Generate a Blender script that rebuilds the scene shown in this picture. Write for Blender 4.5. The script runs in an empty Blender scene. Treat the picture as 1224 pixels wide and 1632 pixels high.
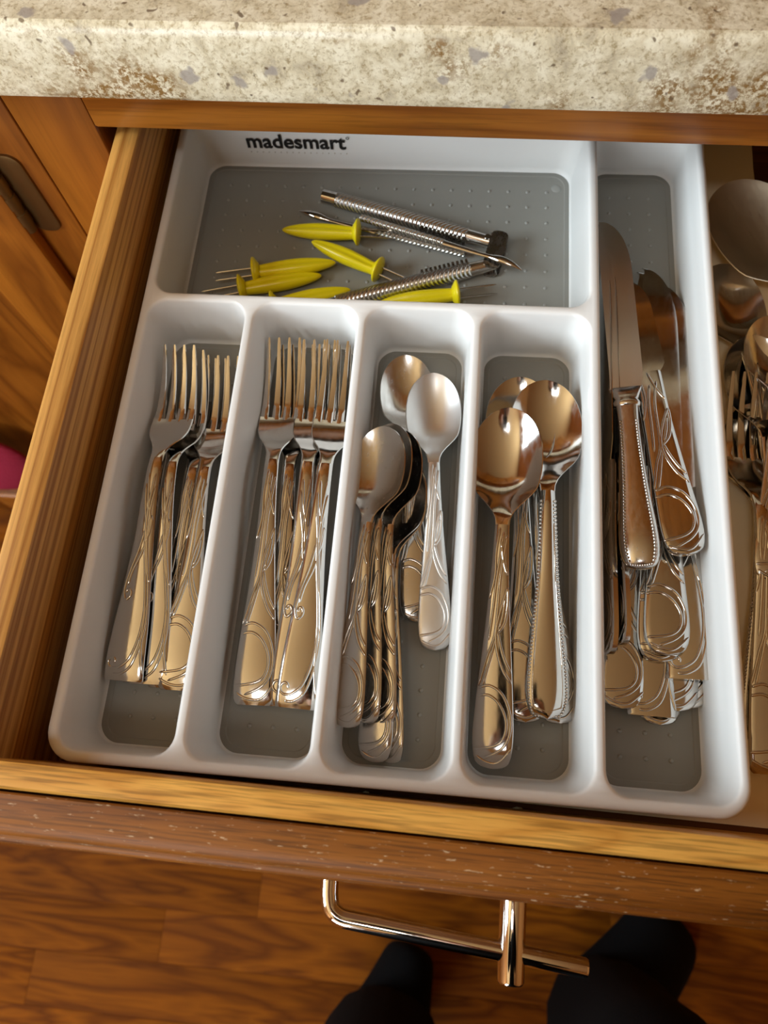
import bpy, bmesh, math, random
from mathutils import Matrix, Vector
from mathutils.geometry import delaunay_2d_cdt

S = 0.001                      # all lengths below are millimetres
PI = math.pi
scene = bpy.context.scene
col = scene.collection
random.seed(7)

# ------------------------------------------------------------------ camera
cam_data = bpy.data.cameras.new('camera')
cam = bpy.data.objects.new('camera', cam_data)
col.objects.link(cam)
R = Matrix(((0.99498652, -0.05872871, 0.08094916),
            (0.08230676, 0.94065731, -0.32922549),
            (-0.05681043, 0.33423758, 0.94077511)))
cam.matrix_world = Matrix.Translation(Vector((183.898, 6.110, 412.501)) * S) @ R.to_4x4()
cam_data.sensor_fit = 'HORIZONTAL'
cam_data.sensor_width = 36.0
cam_data.lens = 36.0 * 1200.0 / 1224.0
cam_data.clip_start = 0.01
cam_data.dof.use_dof = True
cam_data.dof.focus_distance = 0.395
cam_data.dof.aperture_fstop = 12.0
scene.camera = cam

# ------------------------------------------------------------------ world, light, exposure
world = bpy.data.worlds.new('world')
scene.world = world
world.use_nodes = True
world.node_tree.nodes['Background'].inputs[0].default_value = (0.80, 0.90, 1.0, 1)
world.node_tree.nodes['Background'].inputs[1].default_value = 0.6

FLOOR = -743.0
CEIL = 1700.0
WX0, WX1, WY0, WY1 = -1450.0, 2300.0, -2300.0, 945.0
WIN1 = (-800.0, 120.0, 520.0, 1380.0)      # left wall window: y0, y1, z0, z1
WIN2 = (-1250.0, -250.0, 330.0, 1300.0)        # wall behind the person: x0, x1, z0, z1

def area(name, loc, rot, sx, sy, power, color):
    d = bpy.data.lights.new(name, 'AREA')
    d.shape = 'RECTANGLE'
    d.size = sx * S
    d.size_y = sy * S
    d.energy = power
    d.color = color
    o = bpy.data.objects.new(name, d)
    o.location = Vector(loc) * S
    o.rotation_euler = rot
    col.objects.link(o)
    return o

area('window_daylight', (WX0 - 20, (WIN1[0] + WIN1[1]) / 2, (WIN1[2] + WIN1[3]) / 2), (0, -PI / 2, 0),
     WIN1[3] - WIN1[2], WIN1[1] - WIN1[0], 51.0, (0.78, 0.92, 1.0))
area('window_daylight', ((WIN2[0] + WIN2[1]) / 2, WY0 - 20, (WIN2[2] + WIN2[3]) / 2), (PI / 2, 0, 0),
     WIN2[1] - WIN2[0], WIN2[3] - WIN2[2], 34.0, (0.88, 0.95, 1.0))

vs = scene.view_settings
vs.view_transform = 'Standard'
vs.look = 'None'
vs.exposure = 0.0
vs.gamma = 1.0
vs.use_curve_mapping = False
scene.cycles.max_bounces = 7
scene.cycles.diffuse_bounces = 4
scene.cycles.glossy_bounces = 5

# ------------------------------------------------------------------ materials
def srgb(r, g, b):
    f = lambda c: (c / 255 / 12.92) if c / 255 <= 0.04045 else ((c / 255 + 0.055) / 1.055) ** 2.4
    return (f(r), f(g), f(b), 1)

class NT:
    def __init__(s, name):
        s.m = bpy.data.materials.new(name)
        s.m.use_nodes = True
        s.t = s.m.node_tree
        s.b = s.t.nodes['Principled BSDF']
    def n(s, kind, **kw):
        nd = s.t.nodes.new(kind)
        for k, v in kw.items():
            if k.startswith('_'):
                setattr(nd, k[1:], v)
            else:
                nd.inputs[k.replace('__', ' ')].default_value = v
        return nd
    def l(s, a, ao, b, bi):
        s.t.links.new(a.outputs[ao], b.inputs[bi])
    def ramp(s, stops, interp='LINEAR'):
        r = s.t.nodes.new('ShaderNodeValToRGB')
        e = r.color_ramp.elements
        r.color_ramp.interpolation = interp
        while len(e) < len(stops):
            e.new(0.5)
        for el, (p, c) in zip(e, stops):
            el.position = p
            el.color = c
        return r
    def mix(s, a, b, fac, mode='MIX'):
        m = s.t.nodes.new('ShaderNodeMix')
        m.data_type = 'RGBA'
        m.blend_type = mode
        for idx, v in ((0, fac), (6, a), (7, b)):
            if isinstance(v, tuple) and len(v) == 2 and hasattr(v[0], 'outputs'):
                s.t.links.new(v[0].outputs[v[1]], m.inputs[idx])
            else:
                m.inputs[idx].default_value = v
        return (m, 2)

def plain(name, c, rough=0.5, metal=0.0, spec=0.5, coat=0.0):
    k = NT(name)
    k.b.inputs['Base Color'].default_value = c
    k.b.inputs['Roughness'].default_value = rough
    k.b.inputs['Metallic'].default_value = metal
    k.b.inputs['Specular IOR Level'].default_value = spec
    k.b.inputs['Coat Weight'].default_value = coat
    return k

def wood(name, dark, light, axis='x', ring=30.0, rough=0.42, pore=0.5, per_object=False, coat=0.15, wear=0.0, spec=0.3, straight=0.07, bands=9.0, dist=0.6, slant=0.0):
    """grain runs along the given axis; distances in metres"""
    k = NT(name)
    tc = k.n('ShaderNodeTexCoord')
    src = (tc, 'Object')
    if per_object:
        oi = k.n('ShaderNodeObjectInfo')
        sc = k.n('ShaderNodeVectorMath', _operation='SCALE')
        comb = k.n('ShaderNodeCombineXYZ')
        for i in range(3):
            k.l(oi, 'Random', comb, i)
        k.l(comb, 0, sc, 0)
        sc.inputs['Scale'].default_value = 3.0
        ad = k.n('ShaderNodeVectorMath', _operation='ADD')
        k.l(tc, 'Object', ad, 0)
        k.l(sc, 0, ad, 1)
        src = (ad, 0)
    def mapped(along, across):
        mp = k.n('ShaderNodeMapping')
        v = [across, across, across]
        v['xyz'.index(axis)] = along
        mp.inputs['Scale'].default_value = v
        k.l(src[0], src[1], mp, 0)
        return mp
    m1 = mapped(ring * straight, ring)
    n1 = k.n('ShaderNodeTexNoise', Scale=1.0, Detail=3.0, Roughness=0.5, Distortion=dist)
    k.l(m1, 0, n1, 'Vector')
    # rings: fold the smooth noise into several contour bands
    mul = k.n('ShaderNodeMath', _operation='MULTIPLY')
    mul.inputs[1].default_value = bands
    k.l(n1, 0, mul, 0)
    fr = k.n('ShaderNodeMath', _operation='PINGPONG')
    fr.inputs[1].default_value = 0.5
    k.l(mul, 0, fr, 0)
    r1 = k.ramp([(0.0, dark), (0.22, tuple((d * 0.45 + l * 0.55) for d, l in zip(dark, light))), (0.5, light)])
    k.l(fr, 0, r1, 0)
    m2 = mapped(ring * 0.9, ring * 26)
    n2 = k.n('ShaderNodeTexNoise', Scale=1.0, Detail=2.0, Roughness=0.6)
    k.l(m2, 0, n2, 'Vector')
    r2 = k.ramp([(0.36, (1 - pore, 1 - pore, 1 - pore, 1)), (0.52, (1, 1, 1, 1)), (0.75, (1.0, 1.0, 1.0, 1))])
    k.l(n2, 0, r2, 0)
    c = k.mix((r1, 0), (r2, 0), 1.0, 'MULTIPLY')
    m3 = mapped(2.0, 6.0)
    n3 = k.n('ShaderNodeTexNoise', Scale=1.0, Detail=2.0)
    k.l(m3, 0, n3, 'Vector')
    r3 = k.ramp([(0.3, (0.80, 0.80, 0.80, 1)), (0.7, (1.12, 1.12, 1.12, 1))])
    k.l(n3, 0, r3, 0)
    c = k.mix(c, (r3, 0), 1.0, 'MULTIPLY')
    if per_object:
        rr = k.ramp([(0.0, (0.88, 0.88, 0.88, 1)), (1.0, (1.08, 1.08, 1.08, 1))])
        k.l(oi, 'Random', rr, 0)
        c = k.mix(c, (rr, 0), 1.0, 'MULTIPLY')
    if wear > 0:
        m4 = mapped(160.0, 800.0)
        n4 = k.n('ShaderNodeTexNoise', Scale=1.0, Detail=3.0, Roughness=0.65)
        k.l(m4, 0, n4, 'Vector')
        r4 = k.ramp([(0.64, (0, 0, 0, 1)), (0.71, (wear, wear, wear, 1))])
        k.l(n4, 0, r4, 0)
        c = k.mix(c, srgb(226, 200, 160), (r4, 0))
    k.l(c[0], c[1], k.b, 'Base Color')
    bp = k.n('ShaderNodeBump', Strength=0.12, Distance=0.0004)
    k.l(n2, 0, bp, 'Height')
    k.l(bp, 0, k.b, 'Normal')
    k.b.inputs['Roughness'].default_value = rough
    k.b.inputs['Specular IOR Level'].default_value = spec
    k.b.inputs['Coat Weight'].default_value = coat
    k.b.inputs['Coat Roughness'].default_value = 0.25
    return k.m

def quartz():
    k = NT('quartz')
    tc = k.n('ShaderNodeTexCoord')
    def noise(scale, detail=4.0, rough=0.6, dist=0.0):
        n = k.n('ShaderNodeTexNoise', Scale=scale, Detail=detail, Roughness=rough, Distortion=dist)
        k.l(tc, 'Object', n, 'Vector')
        return n
    base = noise(70, 6, 0.72, 0.35)
    r = k.ramp([(0.30, srgb(176, 164, 140)), (0.45, srgb(213, 202, 172)), (0.60, srgb(238, 231, 206))])
    k.l(base, 0, r, 0)
    c = (r, 0)
    fine = noise(420, 4, 0.75, 0.3)
    rf = k.ramp([(0.34, srgb(186, 172, 146)), (0.5, (1, 1, 1, 1))])
    k.l(fine, 0, rf, 0)
    c = k.mix(c, (rf, 0), 0.85, 'MULTIPLY')
    # brown crusted blotches
    bl = noise(11, 4, 0.62, 0.3)
    rb = k.ramp([(0.55, (0, 0, 0, 1)), (0.62, (1, 1, 1, 1))])
    k.l(bl, 0, rb, 0)
    gr = noise(360, 3, 0.75)
    rg = k.ramp([(0.44, (0, 0, 0, 1)), (0.56, (1, 1, 1, 1))])
    k.l(gr, 0, rg, 0)
    f = k.mix((rb, 0), (rg, 0), 1.0, 'MULTIPLY')
    c = k.mix(c, srgb(140, 108, 62), f)
    # grey glassy chips
    v2 = k.n('ShaderNodeTexVoronoi', Scale=52.0, Randomness=1.0)
    wob = noise(120, 2, 0.5)
    vm = k.n('ShaderNodeVectorMath', _operation='MULTIPLY_ADD')
    k.l(wob, 1, vm, 0)
    vm.inputs[1].default_value = (0.012, 0.012, 0.012)
    k.l(tc, 'Object', vm, 2)
    k.l(vm, 0, v2, 'Vector')
    rv = k.ramp([(0.16, (1, 1, 1, 1)), (0.24, (0, 0, 0, 1))])
    k.l(v2, 'Distance', rv, 0)
    sel = k.n('ShaderNodeSeparateColor')
    k.l(v2, 'Color', sel, 0)
    rs = k.ramp([(0.60, (0, 0, 0, 1)), (0.62, (0.8, 0.8, 0.8, 1))])
    k.l(sel, 0, rs, 0)
    f2 = k.mix((rv, 0), (rs, 0), 1.0, 'MULTIPLY')
    c = k.mix(c, srgb(158, 150, 144), f2)
    # dark flecks
    v3 = k.n('ShaderNodeTexVoronoi', Scale=150.0, Randomness=1.0)
    k.l(vm, 0, v3, 'Vector')
    rv3 = k.ramp([(0.15, (1, 1, 1, 1)), (0.23, (0, 0, 0, 1))])
    k.l(v3, 'Distance', rv3, 0)
    sel3 = k.n('ShaderNodeSeparateColor')
    k.l(v3, 'Color', sel3, 0)
    rs3 = k.ramp([(0.58, (0, 0, 0, 1)), (0.60, (0.85, 0.85, 0.85, 1))])
    k.l(sel3, 1, rs3, 0)
    f3 = k.mix((rv3, 0), (rs3, 0), 1.0, 'MULTIPLY')
    c = k.mix(c, srgb(104, 84, 62), f3)
    k.l(c[0], c[1], k.b, 'Base Color')
    k.b.inputs['Roughness'].default_value = 0.28
    return k.m

def steel(name, rough=0.11, tint=(0.60, 0.575, 0.54), brushed=False):
    k = plain(name, (*tint, 1), rough, 1.0)
    tc = k.n('ShaderNodeTexCoord')
    mp = k.n('ShaderNodeMapping')
    mp.inputs['Scale'].default_value = (900, 60, 900) if brushed else (400, 160, 400)
    k.l(tc, 'Object', mp, 0)
    n = k.n('ShaderNodeTexNoise', Scale=1.0, Detail=3.0, Roughness=0.6)
    k.l(mp, 0, n, 'Vector')
    mr = k.n('ShaderNodeMapRange')
    mr.inputs['From Min'].default_value = 0.35
    mr.inputs['From Max'].default_value = 0.75
    mr.inputs['To Min'].default_value = rough * (0.92 if brushed else 0.75)
    mr.inputs['To Max'].default_value = rough * (1.15 if brushed else 1.6)
    k.l(n, 0, mr, 0)
    k.l(mr, 0, k.b, 'Roughness')
    return k.m

def knurled(name):
    k = plain(name, (0.62, 0.60, 0.56, 1), 0.22, 1.0)
    tc = k.n('ShaderNodeTexCoord')
    w = k.n('ShaderNodeTexWave', Scale=230.0, Distortion=0.0)
    w.bands_direction = 'DIAGONAL'
    k.l(tc, 'Object', w, 'Vector')
    bp = k.n('ShaderNodeBump', Strength=0.9, Distance=0.0006)
    k.l(w, 1, bp, 'Height')
    k.l(bp, 0, k.b, 'Normal')
    return k.m

def cloth(name, c, scale=900.0, strength=0.5):
    k = plain(name, c, 0.95, 0.0, 0.15)
    tc = k.n('ShaderNodeTexCoord')
    n = k.n('ShaderNodeTexNoise', Scale=scale, Detail=3.0)
    k.l(tc, 'Object', n, 'Vector')
    bp = k.n('ShaderNodeBump', Strength=strength, Distance=0.001)
    k.l(n, 0, bp, 'Height')
    k.l(bp, 0, k.b, 'Normal')
    return k.m

M = {
    'white': plain('white_plastic', srgb(232, 232, 230), 0.38, 0, 0.45).m,
    'grey': plain('grey_grip_rubber', srgb(138, 137, 131), 0.55, 0, 0.35).m,
    'bump': plain('grip_dot_rubber', srgb(146, 146, 141), 0.35, 0, 0.5).m,
    'ink': plain('black_print', srgb(22, 20, 20), 0.5).m,
    'faint': plain('moulded_dots', srgb(205, 200, 192), 0.5).m,
    'steel': steel('polished_steel', 0.10),
    'steel_worn': steel('worn_steel', 0.19),
    'steel_brushed': steel('brushed_steel', 0.36, (0.66, 0.65, 0.63), True),
    'steel_warm': steel('satin_steel', 0.42, (0.72, 0.64, 0.50), True),
    'steel_dark': steel('dark_steel', 0.25, (0.34, 0.31, 0.28)),
    'chrome': steel('chrome', 0.05, (0.86, 0.85, 0.82)),
    'knurl': knurled('knurled_steel'),
    'yellow': plain('yellow_plastic', srgb(232, 214, 18), 0.30, 0, 0.5).m,
    'bronze': plain('antique_bronze', srgb(120, 94, 56), 0.42, 0.75).m,
    'quartz': quartz(),
    'oak_cab_z': wood('cabinet_oak_upright', srgb(112, 60, 12), srgb(150, 88, 24), 'z', 22, 0.36, 0.10, straight=0.12, bands=5),
    'oak_cab_x': wood('cabinet_oak_level', srgb(132, 74, 20), srgb(168, 104, 36), 'x', 26, 0.36, 0.22, straight=0.08, bands=5),
    'oak_face': wood('drawer_face_oak', srgb(106, 56, 8), srgb(142, 84, 20), 'x', 40, 0.5, 0.42, wear=0.55, straight=0.05, bands=5, coat=0.0),
    'oak_front': wood('drawer_box_oak', srgb(204, 142, 58), srgb(234, 176, 84), 'x', 34, 0.5, 0.42, coat=0.05, straight=0.2, bands=4),
    'ash_side': wood('drawer_side_ash', srgb(154, 98, 38), srgb(214, 158, 80), 'y', 60, 0.5, 0.15, coat=0.05, straight=0.010, bands=7, dist=0.1),
    'bottom': wood('drawer_bottom_dark', srgb(84, 44, 14), srgb(112, 62, 22), 'x', 20, 0.6, 0.2, coat=0.0),
    'inside': plain('cabinet_inside', srgb(120, 78, 40), 0.7).m,
    'mat': plain('drawer_mat', srgb(240, 224, 190), 0.5, 0, 0.4).m,
    'plank': wood('floor_oak', srgb(98, 48, 0), srgb(138, 76, 4), 'x', 20, 0.7, 0.15, per_object=True, coat=0.0, spec=0.12, straight=0.14, bands=7),
    'gap': plain('floor_joint', srgb(92, 56, 20), 0.8).m,
    'wall': plain('wall_paint', srgb(184, 126, 62), 0.8).m,
    'ceiling': plain('ceiling_paint', srgb(198, 160, 106), 0.8).m,
    'trim': plain('white_trim', srgb(230, 228, 222), 0.5).m,
    'black': cloth('black_cloth', srgb(11, 10, 11), 700, 0.6),
    'pink': cloth('pink_cloth', srgb(150, 42, 64), 500, 0.8),
    'skin': plain('skin', srgb(206, 158, 128), 0.5).m,
    'hair': plain('dark_hair', srgb(48, 34, 24), 0.6).m,
    'phone': plain('black_glass', srgb(16, 16, 18), 0.15).m,
    'crumb': plain('crumb', srgb(210, 190, 150), 0.8).m,
    'glass': None,
}
g = plain('window_glass', (1, 1, 1, 1), 0.0)
g.b.inputs['Transmission Weight'].default_value = 1.0
g.b.inputs['IOR'].default_value = 1.0
M['glass'] = g.m

# ------------------------------------------------------------------ mesh helpers
def make(name, verts, faces, mat, parent=None, smooth=True, angle=38.0, loc=None):
    me = bpy.data.meshes.new(name)
    me.from_pydata([(x * S, y * S, z * S) for x, y, z in verts], [], faces)
    bm = bmesh.new()
    bm.from_mesh(me)
    bmesh.ops.recalc_face_normals(bm, faces=bm.faces)
    bm.to_mesh(me)
    bm.free()
    if smooth:
        me.polygons.foreach_set('use_smooth', [True] * len(me.polygons))
        me.set_sharp_from_angle(angle=math.radians(angle))
    if mat:
        me.materials.append(M[mat] if isinstance(mat, str) else mat)
    o = bpy.data.objects.new(name, me)
    col.objects.link(o)
    if parent:
        o.parent = parent
    if loc:
        o.location = Vector(loc) * S
    return o

class MB:
    def __init__(s):
        s.v = []
        s.f = []
    def add(s, v, f):
        b = len(s.v)
        s.v += [tuple(p) for p in v]
        s.f += [tuple(i + b for i in q) for q in f]
        return s
    def loft(s, rings, cap0=True, cap1=True, closed=True):
        n = len(rings[0])
        v = [p for r in rings for p in r]
        f = []
        for i in range(len(rings) - 1):
            for j in range(n if closed else n - 1):
                k = (j + 1) % n
                f.append((i * n + j, i * n + k, (i + 1) * n + k, (i + 1) * n + j))
        if cap0:
            f.append(tuple(range(n)))
        if cap1:
            f.append(tuple(range((len(rings) - 1) * n, len(rings) * n)))
        return s.add(v, f)
    def box(s, x0, x1, y0, y1, z0, z1, b=0.0):
        if b <= 0:
            v = [(x, y, z) for z in (z0, z1) for x, y in ((x0, y0), (x1, y0), (x1, y1), (x0, y1))]
            return s.add(v, [(3, 2, 1, 0), (4, 5, 6, 7), (0, 1, 5, 4), (1, 2, 6, 5), (2, 3, 7, 6), (3, 0, 4, 7)])
        rings = []
        for z, i in ((z0, b), (z0 + b * .3, b * .3), (z0 + b, 0), (z1 - b, 0), (z1 - b * .3, b * .3), (z1, b)):
            rings.append(rr(x0 + i, x1 - i, y0 + i, y1 - i, b, 2, z))
        return s.loft(rings)
    def tube(s, pts, rad, n=10, cap=True, flat=1.0, up=None):
        """round sweep along pts; rad number or list"""
        pts = [Vector(p) for p in pts]
        rads = rad if isinstance(rad, (list, tuple)) else [rad] * len(pts)
        rings = []
        ref = Vector(up) if up else None
        prev = None
        for i, p in enumerate(pts):
            t = (pts[min(i + 1, len(pts) - 1)] - pts[max(i - 1, 0)])
            t.normalize()
            if ref is not None:
                a = t.cross(ref)
            elif prev is None:
                a = t.cross(Vector((0, 0, 1)))
                if a.length < 1e-3:
                    a = t.cross(Vector((1, 0, 0)))
            else:
                a = prev - t * prev.dot(t)
            a.normalize()
            prev = a
            b = a.cross(t)
            b.normalize()
            rings.append([tuple(p + a * (rads[i] * math.cos(q)) + b * (rads[i] * flat * math.sin(q)))
                          for q in [2 * PI * k / n for k in range(n)]])
        return s.loft(rings, cap, cap)
    def build(s, name, mat, parent=None, **kw):
        return make(name, s.v, s.f, mat, parent, **kw)

def rr(x0, x1, y0, y1, r, n=8, z=0.0):
    """rounded rectangle loop, counter-clockwise"""
    r = min(r, (x1 - x0) / 2 - 1e-3, (y1 - y0) / 2 - 1e-3)
    out = []
    for cx, cy, a0 in ((x1 - r, y0 + r, -PI / 2), (x1 - r, y1 - r, 0), (x0 + r, y1 - r, PI / 2), (x0 + r, y0 + r, PI)):
        for i in range(n + 1):
            a = a0 + PI / 2 * i / n
            out.append((cx + r * math.cos(a), cy + r * math.sin(a), z))
    return out

def spline(pts, m=10):
    """Catmull-Rom through points of any dimension"""
    P = [pts[0]] + list(pts) + [pts[-1]]
    out = []
    for i in range(1, len(P) - 2):
        a, b, c, d = P[i - 1], P[i], P[i + 1], P[i + 2]
        for k in range(m):
            t = k / m
            out.append(tuple(0.5 * ((2 * b[j]) + (-a[j] + c[j]) * t + (2 * a[j] - 5 * b[j] + 4 * c[j] - d[j]) * t * t
                                    + (-a[j] + 3 * b[j] - 3 * c[j] + d[j]) * t ** 3) for j in range(len(b))))
    out.append(tuple(pts[-1]))
    return out

def interp(tab, y):
    """smooth interpolation in a table of (y, value)"""
    if y <= tab[0][0]:
        return tab[0][1]
    for (a, va), (b, vb) in zip(tab, tab[1:]):
        if y <= b:
            i = tab.index((a, va))
            p0 = tab[max(i - 1, 0)]
            p3 = tab[min(i + 2, len(tab) - 1)]
            t = (y - a) / (b - a)
            m0 = (vb - p0[1]) / (b - p0[0]) * (b - a)
            m1 = (p3[1] - va) / (p3[0] - a) * (b - a)
            if (vb - va) == 0:
                m0 = m1 = 0
            return ((2 * t ** 3 - 3 * t * t + 1) * va + (t ** 3 - 2 * t * t + t) * m0
                    + (-2 * t ** 3 + 3 * t * t) * vb + (t ** 3 - t * t) * m1)
    return tab[-1][1]

def empty(name, loc=(0, 0, 0), rz=0.0):
    o = bpy.data.objects.new(name, None)
    o.empty_display_size = 0.02
    o.location = Vector(loc) * S
    o.rotation_euler = (0, 0, rz)
    col.objects.link(o)
    return o

def tag(o, label, cat, group=None):
    o['label'] = label
    o['category'] = cat
    if group:
        o['group'] = group
    return o

def struct(o):
    o['kind'] = 'structure'
    return o

def copy_tree(o, parent=None):
    c = o.copy()
    col.objects.link(c)
    if parent:
        c.parent = parent
    for ch in list(o.children):
        copy_tree(ch, c)
    return c

# ------------------------------------------------------------------ the room
fl = struct(MB().box(WX0, WX1, WY0, WY1, FLOOR - 30, FLOOR - 1.2).build('floor', 'plank', smooth=False))
plank_mesh = None
rows = int((WY1 - 330 - (-1300)) / 66)
for r in range(26):
    y = -1250 + r * 66.0
    x = -1000 - random.random() * 420
    while x < 1500:
        L = random.choice((400, 480, 560, 640))
        if plank_mesh is None:
            plank_mesh = {}
        if L not in plank_mesh:
            ob = MB().box(0.15, L - 0.15, 0.15, 65.85, -12, 0, 0.4).build('plank', 'plank', fl, angle=30)
            plank_mesh[L] = ob.data
        else:
            ob = bpy.data.objects.new('plank', plank_mesh[L])
            col.objects.link(ob)
            ob.parent = fl
        ob.location = Vector((x, y, FLOOR)) * S
        x += L
struct(MB().box(WX0 - 120, WX1 + 120, WY0 - 120, WY1 + 120, CEIL, CEIL + 60).build('ceiling', 'ceiling', smooth=False))
T = 120
struct(MB().box(WX0, WX1, WY1, WY1 + T, FLOOR, CEIL).build('wall_back', 'wall', smooth=False))
struct(MB().box(WX1, WX1 + T, WY0, WY1, FLOOR, CEIL).build('wall_right', 'wall', smooth=False))
y0, y1, z0, z1 = WIN1
w = MB()
w.box(WX0 - T, WX0, WY0, y0, FLOOR, CEIL).box(WX0 - T, WX0, y1, WY1, FLOOR, CEIL)
w.box(WX0 - T, WX0, y0, y1, FLOOR, z0).box(WX0 - T, WX0, y0, y1, z1, CEIL)
struct(w.build('wall_left', 'wall', smooth=False))
x0, x1, z2, z3 = WIN2
w = MB()
w.box(WX0, x0, WY0 - T, WY0, FLOOR, CEIL).box(x1, WX1, WY0 - T, WY0, FLOOR, CEIL)
w.box(x0, x1, WY0 - T, WY0, FLOOR, z2).box(x0, x1, WY0 - T, WY0, z3, CEIL)
struct(w.build('wall_front', 'wall', smooth=False))
w = MB()
for a, b, c, d in ((y0 - 60, y0, z0 - 60, z1 + 60), (y1, y1 + 60, z0 - 60, z1 + 60), (y0, y1, z0 - 60, z0), (y0, y1, z1, z1 + 60)):
    w.box(WX0, WX0 + 18, a, b, c, d, 2)
wo = struct(w.build('window_1', 'trim'))
MB().box(WX0 - 40, WX0 - 36, y0, y1, z0, z1).build('pane', 'glass', wo, smooth=False)
w = MB()
for a, b, c, d in ((x0 - 60, x0, z2 - 60, z3 + 60), (x1, x1 + 60, z2 - 60, z3 + 60), (x0, x1, z2 - 60, z2), (x0, x1, z3, z3 + 60)):
    w.box(a, b, WY0, WY0 + 18, c, d, 2)
wo = struct(w.build('window_2', 'trim'))
MB().box(x0, x1, WY0 - 40, WY0 - 36, z2, z3).build('pane', 'glass', wo, smooth=False)

# unseen flush ceiling lamp, added to give the cutlery handles white reflections
lampo = empty('added_ceiling_lamp', (-90, -640, CEIL))
tag(lampo, 'flat rectangular ceiling lamp with white diffuser, added unseen above the room', 'lamp')
fr_ = MB()
for a_, b_, c_, d_ in ((-230, 230, -140, -112), (-230, 230, 112, 140), (-230, -202, -112, 112), (202, 230, -112, 112)):
    fr_.box(a_, b_, c_, d_, -46, 0, 2)
fr_.build('frame', 'trim', lampo)
MB().box(-202, 202, -112, 112, -30, -26).build('diffuser', 'trim', lampo, smooth=False)
la = area('added_lamp_light', (0, 0, -34), (0, 0, 0), 400, 220, 4.0, (1.0, 0.98, 0.95))
la.parent = lampo

# ------------------------------------------------------------------ counter and cabinets (turned 0.8 degrees to the tray)
ROT = math.radians(-0.8)
def prof_x(prof, x0, x1):
    """extrude a (y, z) outline along x"""
    return MB().loft([[(x0, y, z) for y, z in prof], [(x1, y, z) for y, z in prof]])

ct = empty('countertop', (0, 0, 0), ROT)
tag(ct, 'cream speckled stone countertop slab with eased front edge above the drawer', 'countertop')
prof = [(940, 131)] + [(319, 131), (317, 132), (316.2, 134.5), (316, 138)] + [(316.3, 160), (317.2, 165.4), (318.4, 168.6), (319.6, 170.2), (321.0, 171), (940, 171)]
prof_x(prof, -575, 1140).build('slab', 'quartz', ct, angle=24)

cab = empty('base_cabinet', (0, 0, 0), ROT)
tag(cab, 'oak base cabinet whose top drawer is pulled open under the counter', 'cabinet')
MB().box(-33, 505, 341, 361, 90, 131, 1.2).build('rail', 'oak_cab_x', cab)
MB().box(-33, 505, 341.4, 361, -130, -92, 1.2).build('rail', 'oak_cab_x', cab)
MB().box(-80, -33, 341, 361, -640, 131, 1.6).build('stile', 'oak_cab_z', cab)
MB().box(505, 552, 341, 361, -640, 131, 1.6).build('stile', 'oak_cab_z', cab)
MB().box(-62, -50, 361, 930, -640, 131).build('side_panel', 'inside', cab, smooth=False)
MB().box(522, 534, 361, 930, -640, 131).build('side_panel', 'inside', cab, smooth=False)
MB().box(-50, 522, 920, 930, -640, 131).build('back_panel', 'inside', cab, smooth=False)
MB().box(-62, 534, 400, 412, FLOOR, -640).build('toe_kick', 'oak_cab_x', cab, smooth=False)

def cabinet_door(parent, x0, x1, z0, z1, hinge_right=True):
    d = MB().box(x0 + 58, x1 - 58, 334, 341, z0 + 58, z1 - 58, 0.8).build('door', 'oak_cab_z', parent)
    for a, b in ((x0, x0 + 60), (x1 - 60, x1)):
        MB().box(a, b, 329, 341, z0, z1, 3.2).build('door_stile', 'oak_cab_z', d)
    for a, b in ((z0, z0 + 60), (z1 - 60, z1)):
        MB().box(x0 + 60, x1 - 60, 329.4, 341, a, b, 3.0).build('door_rail', 'oak_cab_x', d)
    # raised field
    r = [rr(x0 + 78 + i, x1 - 78 - i, z0 + 78 + i, z1 - 78 - i, 2, 2) for i in (0, 30, 34)]
    mb = MB().loft([[(x, yy, z) for x, z, _ in q] for q, yy in zip(r, (335, 330.5, 330))])
    mb.build('raised_panel', 'oak_cab_z', d, angle=20)
    return d
cabinet_door(cab, -42, 230, -620, -122)
cabinet_door(cab, 242, 514, -620, -122)

cab2 = empty('base_cabinet', (0, 0, 0), ROT)
tag(cab2, 'oak base cabinet with bronze hinged door, at the left edge', 'cabinet')
MB().box(-121, -80.6, 341, 361, -640, 131, 1.6).build('stile', 'oak_cab_z', cab2)
MB().box(-560, -520, 341, 361, -640, 131, 1.6).build('stile', 'oak_cab_z', cab2)
MB().box(-520, -121, 341.3, 361, 90, 131, 1.0).build('rail', 'oak_cab_x', cab2)
MB().box(-552, -540, 361, 930, -640, 131).build('side_panel', 'inside', cab2, smooth=False)
MB().box(-540, -92, 400, 412, FLOOR, -640).build('toe_kick', 'oak_cab_x', cab2, smooth=False)
d2 = cabinet_door(cab2, -530, -112, -620, 98)
cab3 = empty('base_cabinet', (0, 0, 0), ROT)
tag(cab3, 'oak base cabinet with two doors right of the drawer cabinet', 'cabinet')
for a_, b_ in ((552.6, 596), (1080, 1124)):
    MB().box(a_, b_, 341, 361, -640, 131, 1.6).build('stile', 'oak_cab_z', cab3)
MB().box(596, 1080, 341.3, 361, 90, 131, 1.0).build('rail', 'oak_cab_x', cab3)
MB().box(1112, 1124, 361, 930, -640, 131).build('side_panel', 'inside', cab3, smooth=False)
MB().box(560, 1124, 400, 412, FLOOR, -640).build('toe_kick', 'oak_cab_x', cab3, smooth=False)
cabinet_door(cab3, 586, 834, -620, 98)
cabinet_door(cab3, 842, 1090, -620, 98)
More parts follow.
